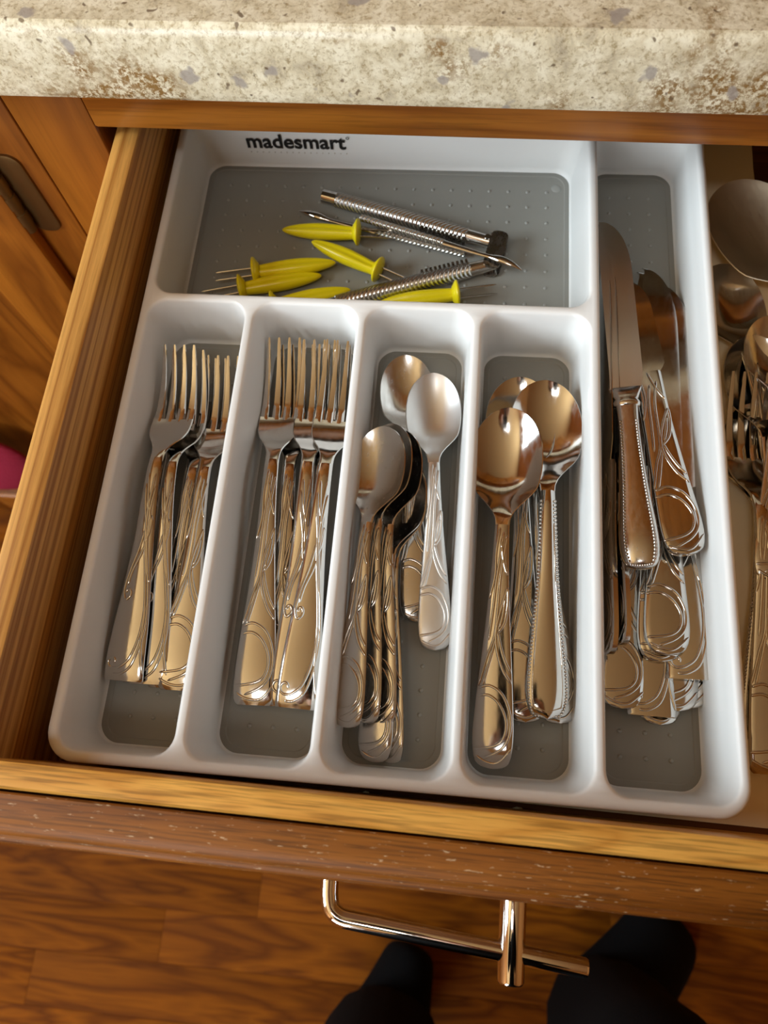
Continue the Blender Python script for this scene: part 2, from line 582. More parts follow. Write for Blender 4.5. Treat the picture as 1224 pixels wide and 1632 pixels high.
# hinge: rounded plate on the stile, knuckles beside the door edge
r0 = rr(-112, -93, 2, 68, 8, 5)
hg = MB().loft([[(x, 341, z) for x, z, _ in r0], [(x, 339.2, z) for x, z, _ in r0],
                [(x * 0.9 - 10.2, 338.6, (z - 35) * 0.95 + 35) for x, z, _ in r0]]).build('hinge', 'bronze', d2)
MB().tube([(-112.5, 335, 8), (-112.5, 335, 62)], 4.2, 14).build('hinge_barrel', 'bronze', d2)
for zz in (20, 35, 50):
    MB().tube([(-112.5, 335, zz - 5), (-112.5, 335, zz + 5)], 4.9, 14).build('hinge_knuckle', 'bronze', d2)

for x0_, x1_, lab in ((-560, -20, 'unseen oak wall cabinet added above the counter, left of the drawer'), (-18, 552, 'unseen oak wall cabinet added above the counter, over the drawer'),
                      (554, 1124, 'unseen oak wall cabinet added above the counter, right of the drawer')):
    up = empty('added_wall_cabinet', (0, 0, 0), ROT)  # unseen cabinets added as dark surroundings for the metal to mirror
    tag(up, lab, 'cabinet')
    MB().box(x0_, x1_, 640, 930, 640, 1400, 1.5).build('body', 'oak_cab_z', up)
    for a_ in (x0_ + 14, (x0_ + x1_) / 2 + 4):
        b_ = a_ + (x1_ - x0_) / 2 - 18
        dd = MB().box(a_ + 58, b_ - 58, 632, 640, 714, 1326, 0.8).build('door', 'oak_cab_z', up)
        for p, q_ in ((a_, a_ + 60), (b_ - 60, b_)):
            MB().box(p, q_, 626, 640, 656, 1384, 3).build('door_stile', 'oak_cab_z', dd)
        for p, q_ in ((656, 716), (1324, 1384)):
            MB().box(a_ + 60, b_ - 60, 626.5, 640, p, q_, 3).build('door_rail', 'oak_cab_x', dd)

# ------------------------------------------------------------------ the drawer
dr = empty('drawer', (0, 0, 0), ROT)
tag(dr, 'open oak drawer holding the cutlery tray', 'drawer')
DX1 = 492.0
def side(x0, x1):
    b = 2.2
    pr = [(x0, -8), (x1, -8), (x1, 80 - b), (x1 - b * .3, 80 - b * .3), (x1 - b, 80), (x0 + b, 80), (x0 + b * .3, 80 - b * .3), (x0, 80 - b)]
    return MB().loft([[(x, -0.9, z) for x, z in pr], [(x, 560, z) for x, z in pr]])
side(-27.5, -12.6).build('side_panel', 'ash_side', dr)
side(DX1, DX1 + 15).build('side_panel', 'ash_side', dr)
b = 2.4
prof = [(-0.9, -8), (-0.9, 80 - b), (-0.9 - b * .3, 80 - b * .3), (-0.9 - b, 80), (-12.6 + 1.2, 80), (-12.6, 78.8), (-12.6, -8)]
prof_x(prof, -27.5, DX1 + 15).build('box_front', 'oak_front', dr)
MB().box(-12.6, DX1, 545, 560, -8, 76, 1.5).build('back_panel', 'ash_side', dr)
MB().box(-13, DX1 + .4, -1.2, 546, -6, -1.2).build('bottom', 'bottom', dr, smooth=False)
# moulded front board
prof = [(-13.6, -100), (-13.6, 80.4), (-14.4, 81.0), (-22.0, 81.0), (-25.4, 80.2), (-28.4, 78.4), (-30.4, 76.0), (-30.9, 74.2),
        (-31.6, 74.0), (-33.0, 73.2), (-34.0, 71.8), (-34.5, 69.8), (-34.5, 66.0), (-34.5, -88), (-33.6, -94), (-31, -98), (-28, -100)]
face = prof_x(prof, -46, DX1 + 34).build('drawer_front', 'oak_face', dr, angle=28)
# pull: bent bar through a round post
hz = 20.0
bar = spline([(140.0, -32, hz), (140.2, -40, hz), (140.8, -47, hz), (142.6, -52.5, hz), (147, -55.5, hz), (153, -56.4, hz)], 6)
bar += [(180, -58.4, hz), (227, -61.9, hz), (259.5, -64.3, hz)]
bar += [(260.6, -64.4, hz)]
pull = MB().tube(bar, [4.3] * (len(bar) - 1) + [3.6], 20).build('pull_bar', 'chrome', dr)
MB().tube([(226.5, -34, hz), (226.5, -73, hz), (226.5, -74.2, hz)], [6.1, 6.1, 5.3], 24).build('pull_post', 'chrome', pull)

# beige mat lying on the drawer bottom, its far right edge curved
edge = spline([(371, 540), (370.6, 440), (370.4, 410), (372.5, 385), (380, 358), (396, 332), (430, 310), (478, 300)], 5)
mat_pts = [(-8, 2), (478, 2)] + [(478, 296)] + edge[::-1][1:] + [(-8, 540)]
mt = MB().loft([[(x, y, -1.1) for x, y in mat_pts], [(x, y, 0.0) for x, y in mat_pts]]).build('drawer_mat', 'mat', None, smooth=False)
mt.rotation_euler = (0, 0, ROT)
tag(mt, 'beige plastic liner mat on the drawer bottom under the tray', 'liner')

# ------------------------------------------------------------------ the tray
tray = empty('cutlery_tray', (0, 0, 0))
tag(tray, 'white plastic six-compartment cutlery tray with grey grip floors', 'tray')
W_, D_, H_ = 327.0, 406.4, 48.0
comps = {  # opening at z=46 and floor rectangle at z=4
    'c1': ((5.6, 62.3, 5.6, 256.9), (7.0, 59.4, 10.2, 255.6)),
    'c2': ((68.3, 127.4, 5.6, 256.9), (71.6, 124.2, 10.2, 255.6)),
    'c3': ((133.4, 192.6, 5.6, 256.9), (136.8, 189.4, 10.2, 255.6)),
    'c4': ((198.6, 257.5, 5.6, 256.9), (201.9, 254.3, 10.2, 255.6)),
    'c5': ((263.4, 321.6, 5.6, 400.9), (266.8, 320.0, 10.2, 398.4)),
    'top': ((5.6, 257.5, 262.6, 400.9), (6.8, 254.0, 265.5, 398.4)),
}
NB = 8
body = MB()
outer = []
for z, i in ((0.0, 8.0), (1.2, 6.2), (4.0, 5.2), (40.0, 1.6), (41.0, 0.3), (45.6, 0.0), (46.8, 0.35), (47.6, 1.1), (48.0, 2.2)):
    outer.append(rr(i, W_ - i, i, D_ - i, 15 - i * .8, NB, z))
body.loft(outer, True, False)
loops = [[(x, y) for x, y, _ in outer[-1]]]
floors = {}
for key, (op, fr) in comps.items():
    rings = []
    for z, o in ((48.0, 1.9), (47.6, 1.0), (46.9, 0.4), (45.8, 0.0)):
        rings.append(rr(op[0] - o, op[1] + o, op[2] - o, op[3] + o, 11 + o, NB, z))
    for z, t, e in ((38, 0.2, 0), (26, 0.5, 0), (14, 0.8, 0), (9, 0.93, 0.25), (6, 1.0, 0.0), (4, 1.0, -0.9), (2.8, 1.0, -2.2), (2.4, 1.0, -4.0)):
        q = [a + (b_ - a) * t for a, b_ in zip(op, fr)]
        x = 0.5
        q = [q[0] - x * (t == 1) * (z > 5), q[1] + x * (t == 1) * (z > 5), q[2] - x * (t == 1) * (z > 5), q[3] + x * (t == 1) * (z > 5)]
        rings.append(rr(q[0] - e, q[1] + e, q[2] - e, q[3] + e, 11.5 + e, NB, z))
    body.loft(rings, False, True)
    loops.append([(x, y) for x, y, _ in rings[0]])
pts, edges, faces = [], [], []
for lp in loops:
    b0 = len(pts)
    pts += [Vector(q) for q in lp]
    n = len(lp)
    edges += [(b0 + i, b0 + (i + 1) % n) for i in range(n)]
res = delaunay_2d_cdt(pts, edges, [], 0, 1e-6)
cv, cf = res[0], res[2]
def inside(pt, lp):
    x, y = pt
    c = False
    for i in range(len(lp)):
        (ax, ay), (bx, by) = lp[i], lp[i - 1]
        if (ay > y) != (by > y) and x < (bx - ax) * (y - ay) / (by - ay) + ax:
            c = not c
    return c
keep = []
for f in cf:
    cx = sum(cv[i][0] for i in f) / len(f)
    cy = sum(cv[i][1] for i in f) / len(f)
    if inside((cx, cy), loops[0]) and not any(inside((cx, cy), l) for l in loops[1:]):
        keep.append(f)
body.add([(q[0], q[1], 48.0) for q in cv], keep)
tb = body.build('tray_body', 'white', tray, angle=60)
bm = bmesh.new()
bm.from_mesh(tb.data)
bmesh.ops.remove_doubles(bm, verts=bm.verts, dist=1e-6)
bmesh.ops.recalc_face_normals(bm, faces=bm.faces)
bm.to_mesh(tb.data)
bm.free()
tb.data.set_sharp_from_angle(angle=math.radians(60))

def dome(mb, x, y, z, r, h, n=8):
    rings = [[(x + r * c * math.cos(2 * PI * k / n), y + r * c * math.sin(2 * PI * k / n), z + h * s_) for k in range(n)]
             for c, s_ in ((1, 0), (0.86, 0.5), (0.5, 0.87), (0.12, 1.0))]
    mb.loft(rings, False, True)
dotx = {'c1': (22.4, 35.1, 47.8), 'c2': (87.5, 100.2, 112.9), 'c3': (151.4, 164.0, 176.7), 'c4': (215.2, 227.9, 240.6),
        'c5': (279.6, 292.2, 304.9), 'top': tuple(238.6 - 12.65 * k for k in range(18))}
for key, (op, fr) in comps.items():
    x0, x1, y0, y1 = fr
    rings = [rr(x0 + i, x1 - i, y0 + i, y1 - i, 12.5 - i, 10, z) for z, i in ((2.3, 0.1), (4.1, 0.0), (4.5, 0.3), (4.6, 0.9), (4.6, 3.4), (4.2, 4.0))]
    lin = MB().loft(rings).build('grip_liner', 'grey', tray, angle=30)
    mb = MB()
    y = 25.0 if key != 'top' else 381.5 - 12.62 * 8
    while y < y1 - 12:
        for x in dotx[key]:
            dome(mb, x, y, 4.15, 1.25, 0.85)
        y += 12.62
    d = mb.build('grip_dots', 'bump', lin, angle=80)
    d['kind'] = 'stuff'
    if key == 'top':
        q = MB()
        dome(q, 245.0, 385.0, 4.1, 3.3, 0.8, 20)
        q.build('moulding_mark', 'bump', lin, angle=80)

# printed name on the back wall of the wide compartment, dots moulded under it
def text_part(body_, name, mat, parent, width, x, y, z, offset):
    cu = bpy.data.curves.new(name, 'FONT')
    cu.body = body_
    cu.offset = offset
    cu.space_character = 1.02
    to = bpy.data.objects.new(name, cu)
    col.objects.link(to)
    dg = bpy.context.evaluated_depsgraph_get()
    me = bpy.data.meshes.new_from_object(to.evaluated_get(dg))
    bpy.data.objects.remove(to)
    xs = [v.co.x for v in me.vertices]
    k = width / (max(xs) - min(xs))
    V = [(x + (v.co.x - min(xs)) * k, y, z + v.co.y * k * 1.08) for v in me.vertices]
    Fc = [tuple(p.vertices) for p in me.polygons]
    mb = MB().add(V, Fc)
    return mb.build(name, mat, parent, smooth=False)
tx = text_part('madesmart', 'lettering', 'ink', tray, 67.2, 36.4, 398.82, 20.4, 0.024)
q = MB()
for k in range(14):
    a = 2 * PI * k / 14
    b2 = 2 * PI * (k + 1) / 14
    q.add([(105.2 + rr_ * math.cos(t), 398.9, 29.4 + rr_ * math.sin(t)) for t in (a, b2) for rr_ in (0.7, 1.15)], [(0, 1, 3, 2)])
q.build('registered_mark', 'ink', tray, smooth=False)
q = MB()
for k in range(17):
    q.tube([(38.0 + k * 4.1, 399.1, 16.6), (38.0 + k * 4.1, 398.6, 16.6)], 0.42, 8)
q.build('moulded_dots', 'faint', tray)

# ------------------------------------------------------------------ cutlery
def ring(x_half, y, zc, crown, th, n=9, bowl=0.0, dish=None):
    """closed cross-section at station y: crowned (or dished) top, chamfered rim, parallel underside"""
    top, bot = [], []
    us = [-1 + 2 * i / (n - 1) for i in range(n)]
    for u in us:
        z = zc + crown * (1 - u * u) - bowl * (1 - u * u)
        top.append((u * x_half, y, z))
        bot.append((u * x_half * 0.94, y, z - th))
    e = min(1.0, th * 0.32)
    r_ = [(-x_half - 0.0, y, zc - e)] + [(x * (1 - min(0.25, (0.2 + 0.22 * th) / max(x_half, .5))), y_, z) for x, y_, z in top] + [(x_half, y, zc - e)]
    r_ += bot[::-1]
    return r_

def stations(y0, y1, n, ease0=False, ease1=False):
    out = []
    for i in range(n + 1):
        t = i / n
        if ease0 and ease1:
            t = (1 - math.cos(PI * t)) / 2
        elif ease1:
            t = math.sin(t * PI / 2)
        elif ease0:
            t = 1 - math.cos(t * PI / 2)
        out.append(y0 + (y1 - y0) * t)
    return out

def oval_lines(Lh):
    """looping vine relief: list of (s, y) curves, s = x / half width"""
    k = Lh / 120.0
    C = []
    C.append([(-0.97, 33), (-0.35, 34), (0.25, 30.5), (0.62, 23), (0.55, 15), (0.1, 10.5), (-0.95, 8.5)])
    C.append([(-0.92, 37), (-0.30, 38.5), (0.45, 34.5), (0.84, 25), (0.78, 15), (0.35, 8.5), (-0.45, 4.5)])
    C.append([(-0.9, 5.5), (-0.3, 2.8), (0.4, 3.2), (0.95, 10)])
    C.append([(0.95, 40), (0.45, 46), (0.05, 55), (-0.1, 63), (0.1, 72), (0.6, 82), (0.9, 86)])
    C.append([(0.95, 45), (0.6, 50), (0.28, 57), (0.05, 64)])
    C.append([(0.05, 64), (0.55, 69), (0.85, 78), (0.9, 86)])
    C.append([(0.15, 66), (0.42, 73), (0.62, 80), (0.5, 74), (0.15, 66)])
    C.append([(-0.95, 38), (-0.6, 52), (-0.2, 62), (-0.05, 74), (0.1, 90), (0.5, 104), (0.8, 112)])
    C.append([(-0.72, 38), (-0.38, 51), (-0.1, 61)])
    C.append([(-0.6, 60), (-0.45, 75), (-0.3, 90), (0.0, 102), (0.3, 114)])
    C.append([(0.85, 92), (0.4, 99), (0.0, 110)])
    C.append([(-0.9, 80), (-0.5, 92), (-0.55, 104), (-0.2, 116)])
    return [[(s_, y * k) for s_, y in c] for c in C]

def scroll_lines(Lh):
    k = Lh / 120.0
    C = []
    sp = lambda cx, cy, r0, a0, turns, sy: [(cx + r * math.cos(a) * 0.095, cy + r * math.sin(a) * sy) for r, a in
                                          [(r0 * (1 - 0.72 * i / 10), a0 + turns * 2 * PI * i / 10) for i in range(11)]]
    C.append([(0.6, 112), (0.25, 95), (0.2, 78), (0.55, 58), (0.72, 40), (0.6, 24), (0.25, 12), (-0.2, 7), (-0.55, 6)] + sp(-0.58, 9.5, 3.4, -PI / 2, -0.8, 1.0)[1:])
    C.append([(0.85, 105), (0.45, 92), (0.42, 76), (0.72, 58), (0.88, 40), (0.78, 24), (0.4, 9), (-0.1, 3.6), (-0.55, 3.0)])
    C.append([(0.1, 80), (-0.2, 70), (-0.65, 58), (-0.8, 48), (-0.6, 42.5)] + sp(-0.50, 46, 3.2, -PI / 2, 0.8, 1.0)[1:])
    C.append([(0.3, 72), (0.0, 66), (-0.45, 58), (-0.62, 50)])
    C.append([(-0.3, 112), (0.05, 98), (0.55, 86), (0.25, 72)])
    C.append([(0.9, 52), (0.6, 60), (0.2, 82), (-0.2, 94), (-0.5, 106)])
    C.append([(0.95, 4), (0.72, 20), (0.80, 40)])
    C.append([(0.45, 80), (0.75, 88), (0.6, 80), (0.3, 74)])
    return [[(s_, y * k) for s_, y in c] for c in C]

def relief(lines, hw, zt, rad=0.75):
    mb = MB()
    for c in lines:
        P = spline(c, 5)
        pts = []
        for s_, y in P:
            s_ = max(-0.96, min(0.96, s_))
            y = max(y, 1.2)
            w_ = hw(y)
            pts.append((s_ * w_, y, zt(s_, y) + 0.05))
        mb.tube(pts, [rad * (0.35 if i in (0, len(pts) - 1) else 1.0) for i in range(len(pts))], 6, True, 0.62, (0, 0, 1))
    return mb

def beads(path, r):
    mb = MB()
    for p in path:
        x, y, z = p
        n = 6
        rings = [[(x + r * c * math.cos(2 * PI * k / n), y + r * c * math.sin(2 * PI * k / n), z + r * s_) for k in range(n)]
                 for c, s_ in ((1, -0.1), (0.8, 0.6), (0.15, 0.98))]
        mb.loft(rings, False, True)
    return mb

class Kind:
    pass

def handle_part(parent, hw, zc, y1, crown, th, mat, end_round=0.0, n=46, thf=None):
    mb = MB()
    ys = [0.0, 0.25, 0.8, 1.8, 3.2] + [3.2 + (y1 - 3.2) * (i / n) for i in range(1, n + 1)]
    rings = []
    for y in ys:
        t = thf(y) if thf else th
        rings.append(ring(hw(y), y, zc(y), crown(y), t))
    mb.loft(rings)
    return mb.build('handle', mat, parent, angle=42)

def make_fork(style, L=194.0, mat='steel'):
    """tine tips at y=L, handle end at y=0"""
    k = L / 194.0
    root = empty('dinner_fork')
    yn, ysh, yr = 122 * k, 141 * k, 149 * k
    wt = [(0, 8.4 if style == 'oval' else 10.6), (1.0, 9.6 if style == 'oval' else 11.0), (3, 10.6 if style == 'oval' else 11.0), (12, 10.8), (30, 9.8), (55, 7.4), (80, 5.4), (105, 4.3), (122, 3.9)]
    hw = lambda y: interp([(a * k, b_) for a, b_ in wt], y)
    zt = [(0, 2.0), (5, 3.5), (14, 5.0), (40, 6.8), (75, 10.5), (100, 14.2), (118, 15.2), (128, 12.8), (138, 7.8), (149, 4.2), (160, 3.6), (175, 6.4), (194, 14.0)]
    zc = lambda y: interp([(a * k, b_) for a, b_ in zt], y)
    crown = lambda y: 0.75
    handle_part(root, hw, zc, yn, crown, 2.1, mat)
    lines = oval_lines(120 * k) if style == 'oval' else scroll_lines(120 * k)
    relief(lines, hw, lambda s_, y: zc(y) + 0.75 * (1 - s_ * s_)).build('relief_pattern', mat, root, angle=60)
    hwt = [(122, 3.9), (127, 4.3), (132, 6.6), (137, 10.2), (142, 12.0), (149, 12.4), (152, 12.3)]
    hh = lambda y: interp([(a * k, b_) for a, b_ in hwt], y)
    mb = MB()
    ys = stations(yn - 0.2, yr + 2, 22)
    def cr(y):
        t = (y - yn) / (yr - yn)
        return 0.55 * (1 - t) - 1.3 * math.sin(min(1, max(0, t)) * PI / 2)
    mb.loft([ring(hh(y), y, zc(y), cr(y), 1.9 - 0.3 * (y - yn) / (yr - yn)) for y in ys])
    mb.build('head', mat, root, angle=42)
    for i in range(4):
        xc0 = (-1.5 + i) * 6.55
        xc1 = (-1.5 + i) * 6.1
        mb = MB()
        rings = []
        for y in stations(yr - 2.5, L, 16):
            t = max(0, (y - yr) / (L - yr))
            hw_ = (2.35 - 1.35 * t ** 1.1) * (1.0 if t < 0.96 else 0.7)
            xc = xc0 + (xc1 - xc0) * t
            z = zc(y) - 1.3 * (1 - (xc / 12.4) ** 2) * (1 - t)
            th = 1.7 - 0.7 * t
            z -= 1.0 * max(0.0, (yr - y) / 2.5) + 0.04
            rings.append([(xc - hw_, y, z - .4), (xc - hw_ * .8, y, z), (xc, y, z + 0.06), (xc + hw_ * .8, y, z), (xc + hw_, y, z - .4),
                          (xc + hw_ * .8, y, z - th), (xc - hw_ * .8, y, z - th)])
        mb.loft(rings)
        mb.build('tine', mat, root, angle=40)
    root['L'] = L
    root['ze'] = zc(0)
    root['zt'] = zc(L)
    return root

def make_spoon(style, L, bw, bl, depth, mat='steel', hmat=None, end_w=9.0, scale_w=1.0):
    root = empty('spoon')
    hmat = hmat or mat
    yn = L - bl - 4
    k = yn / 112.0
    if style == 'bead':
        wt = [(0, 1.2), (0.25, 3.0), (0.8, 5.0), (2, 7.4), (4, 9.0), (9, 10.6), (18, 10.8), (40, 8.6), (70, 5.6), (95, 4.4), (112, 4.0)]
    else:
        wt = [(0, 1.2), (0.25, 3.2), (0.8, 5.2), (2, 7.2), (4, 8.6), (9, 9.8), (18, 10.0), (40, 8.4), (70, 5.8), (95, 4.2), (112, 3.7)]
    wt = [(a * k if a > 4 else a, b_ * end_w / 10.0) for a, b_ in wt]
    hw = lambda y: interp(wt, y)
    zt = [(0, 1.2), (4, 2.6), (12, 4.2), (30, 5.8), (60, 8.6), (85, 12.0), (104, 13.6), (112, 13.2)]
    zt = [(a * k, b_ * 0.9 + depth * 0.1) for a, b_ in zt]
    zn = zt[-1][1]
    zc = lambda y: interp(zt, y)
    cr = (lambda y: 1.5) if style == 'bead' else (lambda y: 0.6)
    handle_part(root, hw, zc, yn, cr, 2.0, hmat)
    if style == 'bead':
        pth = []
        y = 2.0
        ysamp = []
        a = 0.0
        for i in range(60):
            ysamp.append(1.6 + (yn - 8) * (i / 59.0) ** 1.12)
        for sgn in (-1, 1):
            for y in ysamp:
                u = 0.90
                pth.append((sgn * u * hw(y), y, zc(y) + cr(y) * (1 - u * u) + 0.1))
        for i in range(1, 8):
            u = -1 + 2 * i / 8
            pth.append((u * hw(1.6) * 0.9, 1.5, zc(1.5) + 0.5))
        h_ = beads(pth, 0.9).build('bead_border', hmat, root, angle=80)
        # inner raised line
        P = [(s_ * 0.70 * hw(y), y, zc(y) + 1.5 * 0.51) for s_ in (1,) for y in stations(6, yn - 20, 26)]
        P = [(-x, y, z) for x, y, z in P[::-1]] + [(0, 3.6, zc(3.6) + 1.4)] + P
        MB().tube(P, 0.35, 6).build('raised_line', hmat, root, angle=60)
    elif style == 'oval':
        relief(oval_lines(yn * 1.02), hw, lambda s_, y: zc(y) + 0.6 * (1 - s_ * s_)).build('relief_pattern', hmat, root, angle=60)
    # bowl
    mb = MB()
    rings = []
    N = 34
    for i in range(N + 1):
        t = i / N
        tt = 1 - (1 - t) ** 1.9
        y = yn - 0.3 + (L - yn + 0.3) * tt
        q = tt
        # egg outline, fuller toward the handle third
        a = q ** 1.2
        e = max(0.0, 1 - abs(2 * a - 1) ** 2.15) ** 0.5
        w_ = bw * 0.5 * e
        if q < 0.34:
            u = q / 0.34
            u = u * u * (3 - 2 * u)
            w_ = hw(yn) * (1 - u) * (1 + 0.5 * u) + w_ * u
        w_ = max(w_, 0.5)
        e1 = min(1.0, q / 0.40)
        rimz = zn - (zn - depth - 1.6) * (e1 * e1 * (3 - 2 * e1)) + 1.0 * max(0.0, (q - 0.4) / 0.6) ** 2
        e2 = min(1.0, q / 0.45)
        dp = depth * (e2 * e2 * (3 - 2 * e2)) * max(0.0, 1 - max(0.0, (q - 0.45) / 0.55) ** 2.4) if q < 1 else 0.0
        rings.append(ring(w_, y, rimz, 0.0, 1.3, 13, dp))
    mb.loft(rings)
    mb.build('bowl', mat, root, angle=50)
    root['L'] = L
    root['ze'] = zc(0)
    root['zt'] = depth + 2.6
    return root

def make_knife(style, L=238.0, mat='steel', hl=105.0, bwid=20.0):
    root = empty('table_knife')
    k = hl / 105.0
    if style == 'scroll':
        wt = [(0, 11.6), (1, 12.0), (3, 12.0), (20, 11.0), (45, 9.2), (75, 8.0), (105, 8.4)]
    else:
        wt = [(0, 1.5), (0.25, 3.5), (0.8, 5.6), (2, 7.8), (4, 9.4), (9, 11.0), (18, 11.4), (45, 9.6), (75, 8.2), (105, 8.4)]
    hw = lambda y: interp([(a * k if a > 4 else a, b_) for a, b_ in wt], y)
    zc = lambda y: 4.6 - 0.5 * (y / hl)
    handle_part(root, hw, zc, hl, lambda y: 0.45, 3.6, mat, n=34)
    lines = scroll_lines(hl * 1.08) if style == 'scroll' else oval_lines(hl * 1.08)
    relief([[(s_, y) for s_, y in c if y < hl - 1] for c in lines if sum(1 for s_, y in c if y < hl - 1) > 2], hw,
           lambda s_, y: zc(y) + 0.45 * (1 - s_ * s_)).build('relief_pattern', mat, root, angle=60)
    blade(root, hl - 1, L, bwid, 8.4, mat)
    root['L'] = L
    root['ze'] = zc(0)
    root['zt'] = 3.2
    return root

def blade(root, y0, L, bwid, w0, mat, zb=3.6):
    mb = MB()
    rings = []
    for y in stations(y0, L, 36, False, True):
        t = (y - y0) / (L - y0)
        back = -bwid * 0.42
        edge = bwid * 0.58
        if t < 0.08:
            a = t / 0.08
            a = a * a * (3 - 2 * a)
            back = -w0 * .9 + (back + w0 * .9) * a
            edge = w0 * .9 + (edge - w0 * .9) * a
        # belly of the edge sweeps to the back near the tip
        if t > 0.62:
            a = (t - 0.62) / 0.38
            edge = edge - (edge - back) * (1 - math.sqrt(max(0.0, 1 - a ** 2.6))) * 0.98
        if t > 0.9:
            a = (t - 0.9) / 0.1
            back = back + (edge - back) * 0.35 * a * a
        n = 5
        th = 1.5 - 0.6 * t
        P = []
        for i in range(n):
            u = i / (n - 1)
            x = back + (edge - back) * u
            P.append((x, y, zb + (th / 2) * (1 - 0.75 * u)))
        for i in range(n - 1, -1, -1):
            u = i / (n - 1)
            x = back + (edge - back) * u
            P.append((x, y, zb - (th / 2) * (1 - 0.75 * u)))
        rings.append(P)
    mb.loft(rings)
    return mb.build('blade', mat, root, angle=50)

def make_bead_knife(L=236.0):
    root = empty('table_knife')
    hl = 100.0
    wt = [(0, 2.0), (0.5, 5.0), (2, 7.6), (5, 9.4), (12, 10.6), (22, 10.4), (45, 8.2), (70, 6.6), (90, 6.2), (100, 6.6)]
    hw = lambda y: interp(wt, y)
    tt = [(0, 1.2), (1, 3.0), (4, 4.6), (12, 6.0), (40, 5.6), (80, 4.6), (100, 4.2)]
    th = lambda y: interp(tt, y)
    mb = MB()
    n = 20
    ys = [0, 0.4, 1.2, 2.4, 4] + [4 + (hl - 4) * i / 30 for i in range(1, 31)]
    zc = 6.5
    mb.loft([[(hw(y) * math.copysign(abs(math.cos(a)) ** 0.8, math.cos(a)), y, zc + th(y) * math.copysign(abs(math.sin(a)) ** 0.9, math.sin(a)))
              for a in [2 * PI * (i + .5) / n for i in range(n)]] for y in ys])
    h = mb.build('handle', 'steel_worn', root, angle=60)
    pth = []
    for sgn in (-1, 1):
        for i in range(46):
            y = 2 + 86 * (i / 45.0)
            u = 0.72
            pth.append((sgn * u * hw(y), y, zc + th(y) * 0.79))
    for i in range(1, 9):
        u = -0.72 + 1.44 * i / 9
        pth.append((u * hw(2), 2.0 - 0.6 * (1 - (u / .72) ** 2), zc + th(2) * 0.8))
    beads(pth, 1.0).build('bead_border', 'steel_worn', root, angle=80)
    mb = MB()
    mb.loft([[(w_ * math.cos(a), y, zc + h_ * math.sin(a)) for a in [2 * PI * i / 18 for i in range(18)]]
             for y, w_, h_ in ((98, 6.0, 4.0), (99, 7.8, 5.0), (101, 8.2, 5.2), (103, 7.0, 4.4), (104.5, 7.4, 4.4), (108, 8.6, 3.4), (111, 9.4, 1.6), (112, 9.4, .8))])
    mb.build('bolster', 'steel_worn', root, angle=50)
    blade(root, 109, L, 19.0, 9.6, 'steel_brushed', zc)
    root['L'] = L
    root['ze'] = zc
    root['zt'] = zc
    return root

def place(root, h, t, roll=0.0, label=None, group=None, cat=None):
    """handle end centre at h, tip at t (mm, top surface)"""
    h, t = Vector(h), Vector(t)
    d = t - h
    L = root['L']
    sc = max(0.93, min(1.08, d.length / L))
    yaw = math.atan2(-d.x, d.y)
    pitch = math.atan2(d.z, math.hypot(d.x, d.y)) - math.atan2(root['zt'] - root['ze'], L)
    Rm = Matrix.Rotation(yaw, 4, 'Z') @ Matrix.Rotation(pitch, 4, 'X') @ Matrix.Rotation(math.radians(roll), 4, 'Y')
    off = Rm @ Vector((0, 0, root['ze'] * sc))
    root.matrix_world = Matrix.Translation((h - off) * S) @ Rm @ Matrix.Scale(sc, 4)
    if label:
        tag(root, label, cat, group)
    return root

used = set()
def inst(proto, *a, **k):
    if proto.name in used:
        o = copy_tree(proto)
    else:
        used.add(proto.name)
        o = proto
    return place(o, *a, **k)

# forks: left slot
fk_s = make_fork('scroll', 194)
fk_o = make_fork('oval', 194)
fk_sl = make_fork('scroll', 210)
fk_ol = make_fork('oval', 210)
G1 = 'forks in the leftmost slot'
inst(fk_s, (26.3, 42.5, 8), (17.0, 235.0, 19), 0, 'steel fork lying lowest at the left of the leftmost slot', G1, 'fork')
inst(fk_o, (40.0, 40.5, 8.5), (36.6, 235.4, 20), 0, 'steel fork half hidden between its neighbours in the leftmost slot', G1, 'fork')
inst(fk_o, (47.8, 39.4, 12.5), (46.0, 234.5, 25), 0, 'steel fork with looping oval end, rightmost in the leftmost slot', G1, 'fork')
inst(fk_s, (31.8, 41.4, 12.5), (26.0, 235.4, 28), -3, 'second scroll-ended steel fork from the left in the leftmost slot', G1, 'fork')
inst(fk_s, (19.6, 41.8, 16), (22.2, 235.8, 33), -4, 'topmost scroll-ended steel fork leaning on the left tray wall', G1, 'fork')
# forks: second slot
G2 = 'forks in the second slot'
inst(fk_ol, (101.8, 36.0, 8), (89.5, 246.0, 22), 0, 'steel fork in the middle of the second slot, tines behind the others', G2, 'fork')
inst(fk_sl, (112.0, 36.2, 9), (112.6, 244.5, 26), 0, 'lowest steel fork at the right of the second slot', G2, 'fork')
inst(fk_ol, (89.9, 35.0, 12.5), (82.0, 247.4, 27), 0, 'steel fork with oval loops, leftmost in the second slot', G2, 'fork')
inst(fk_sl, (108.8, 36.2, 12.5), (104.0, 245.0, 30), 0, 'steel fork just under the topmost one in the second slot', G2, 'fork')
inst(fk_sl, (113.0, 34.8, 16), (118.0, 242.6, 34), 3, 'topmost scroll-ended steel fork at the right of the second slot', G2, 'fork')

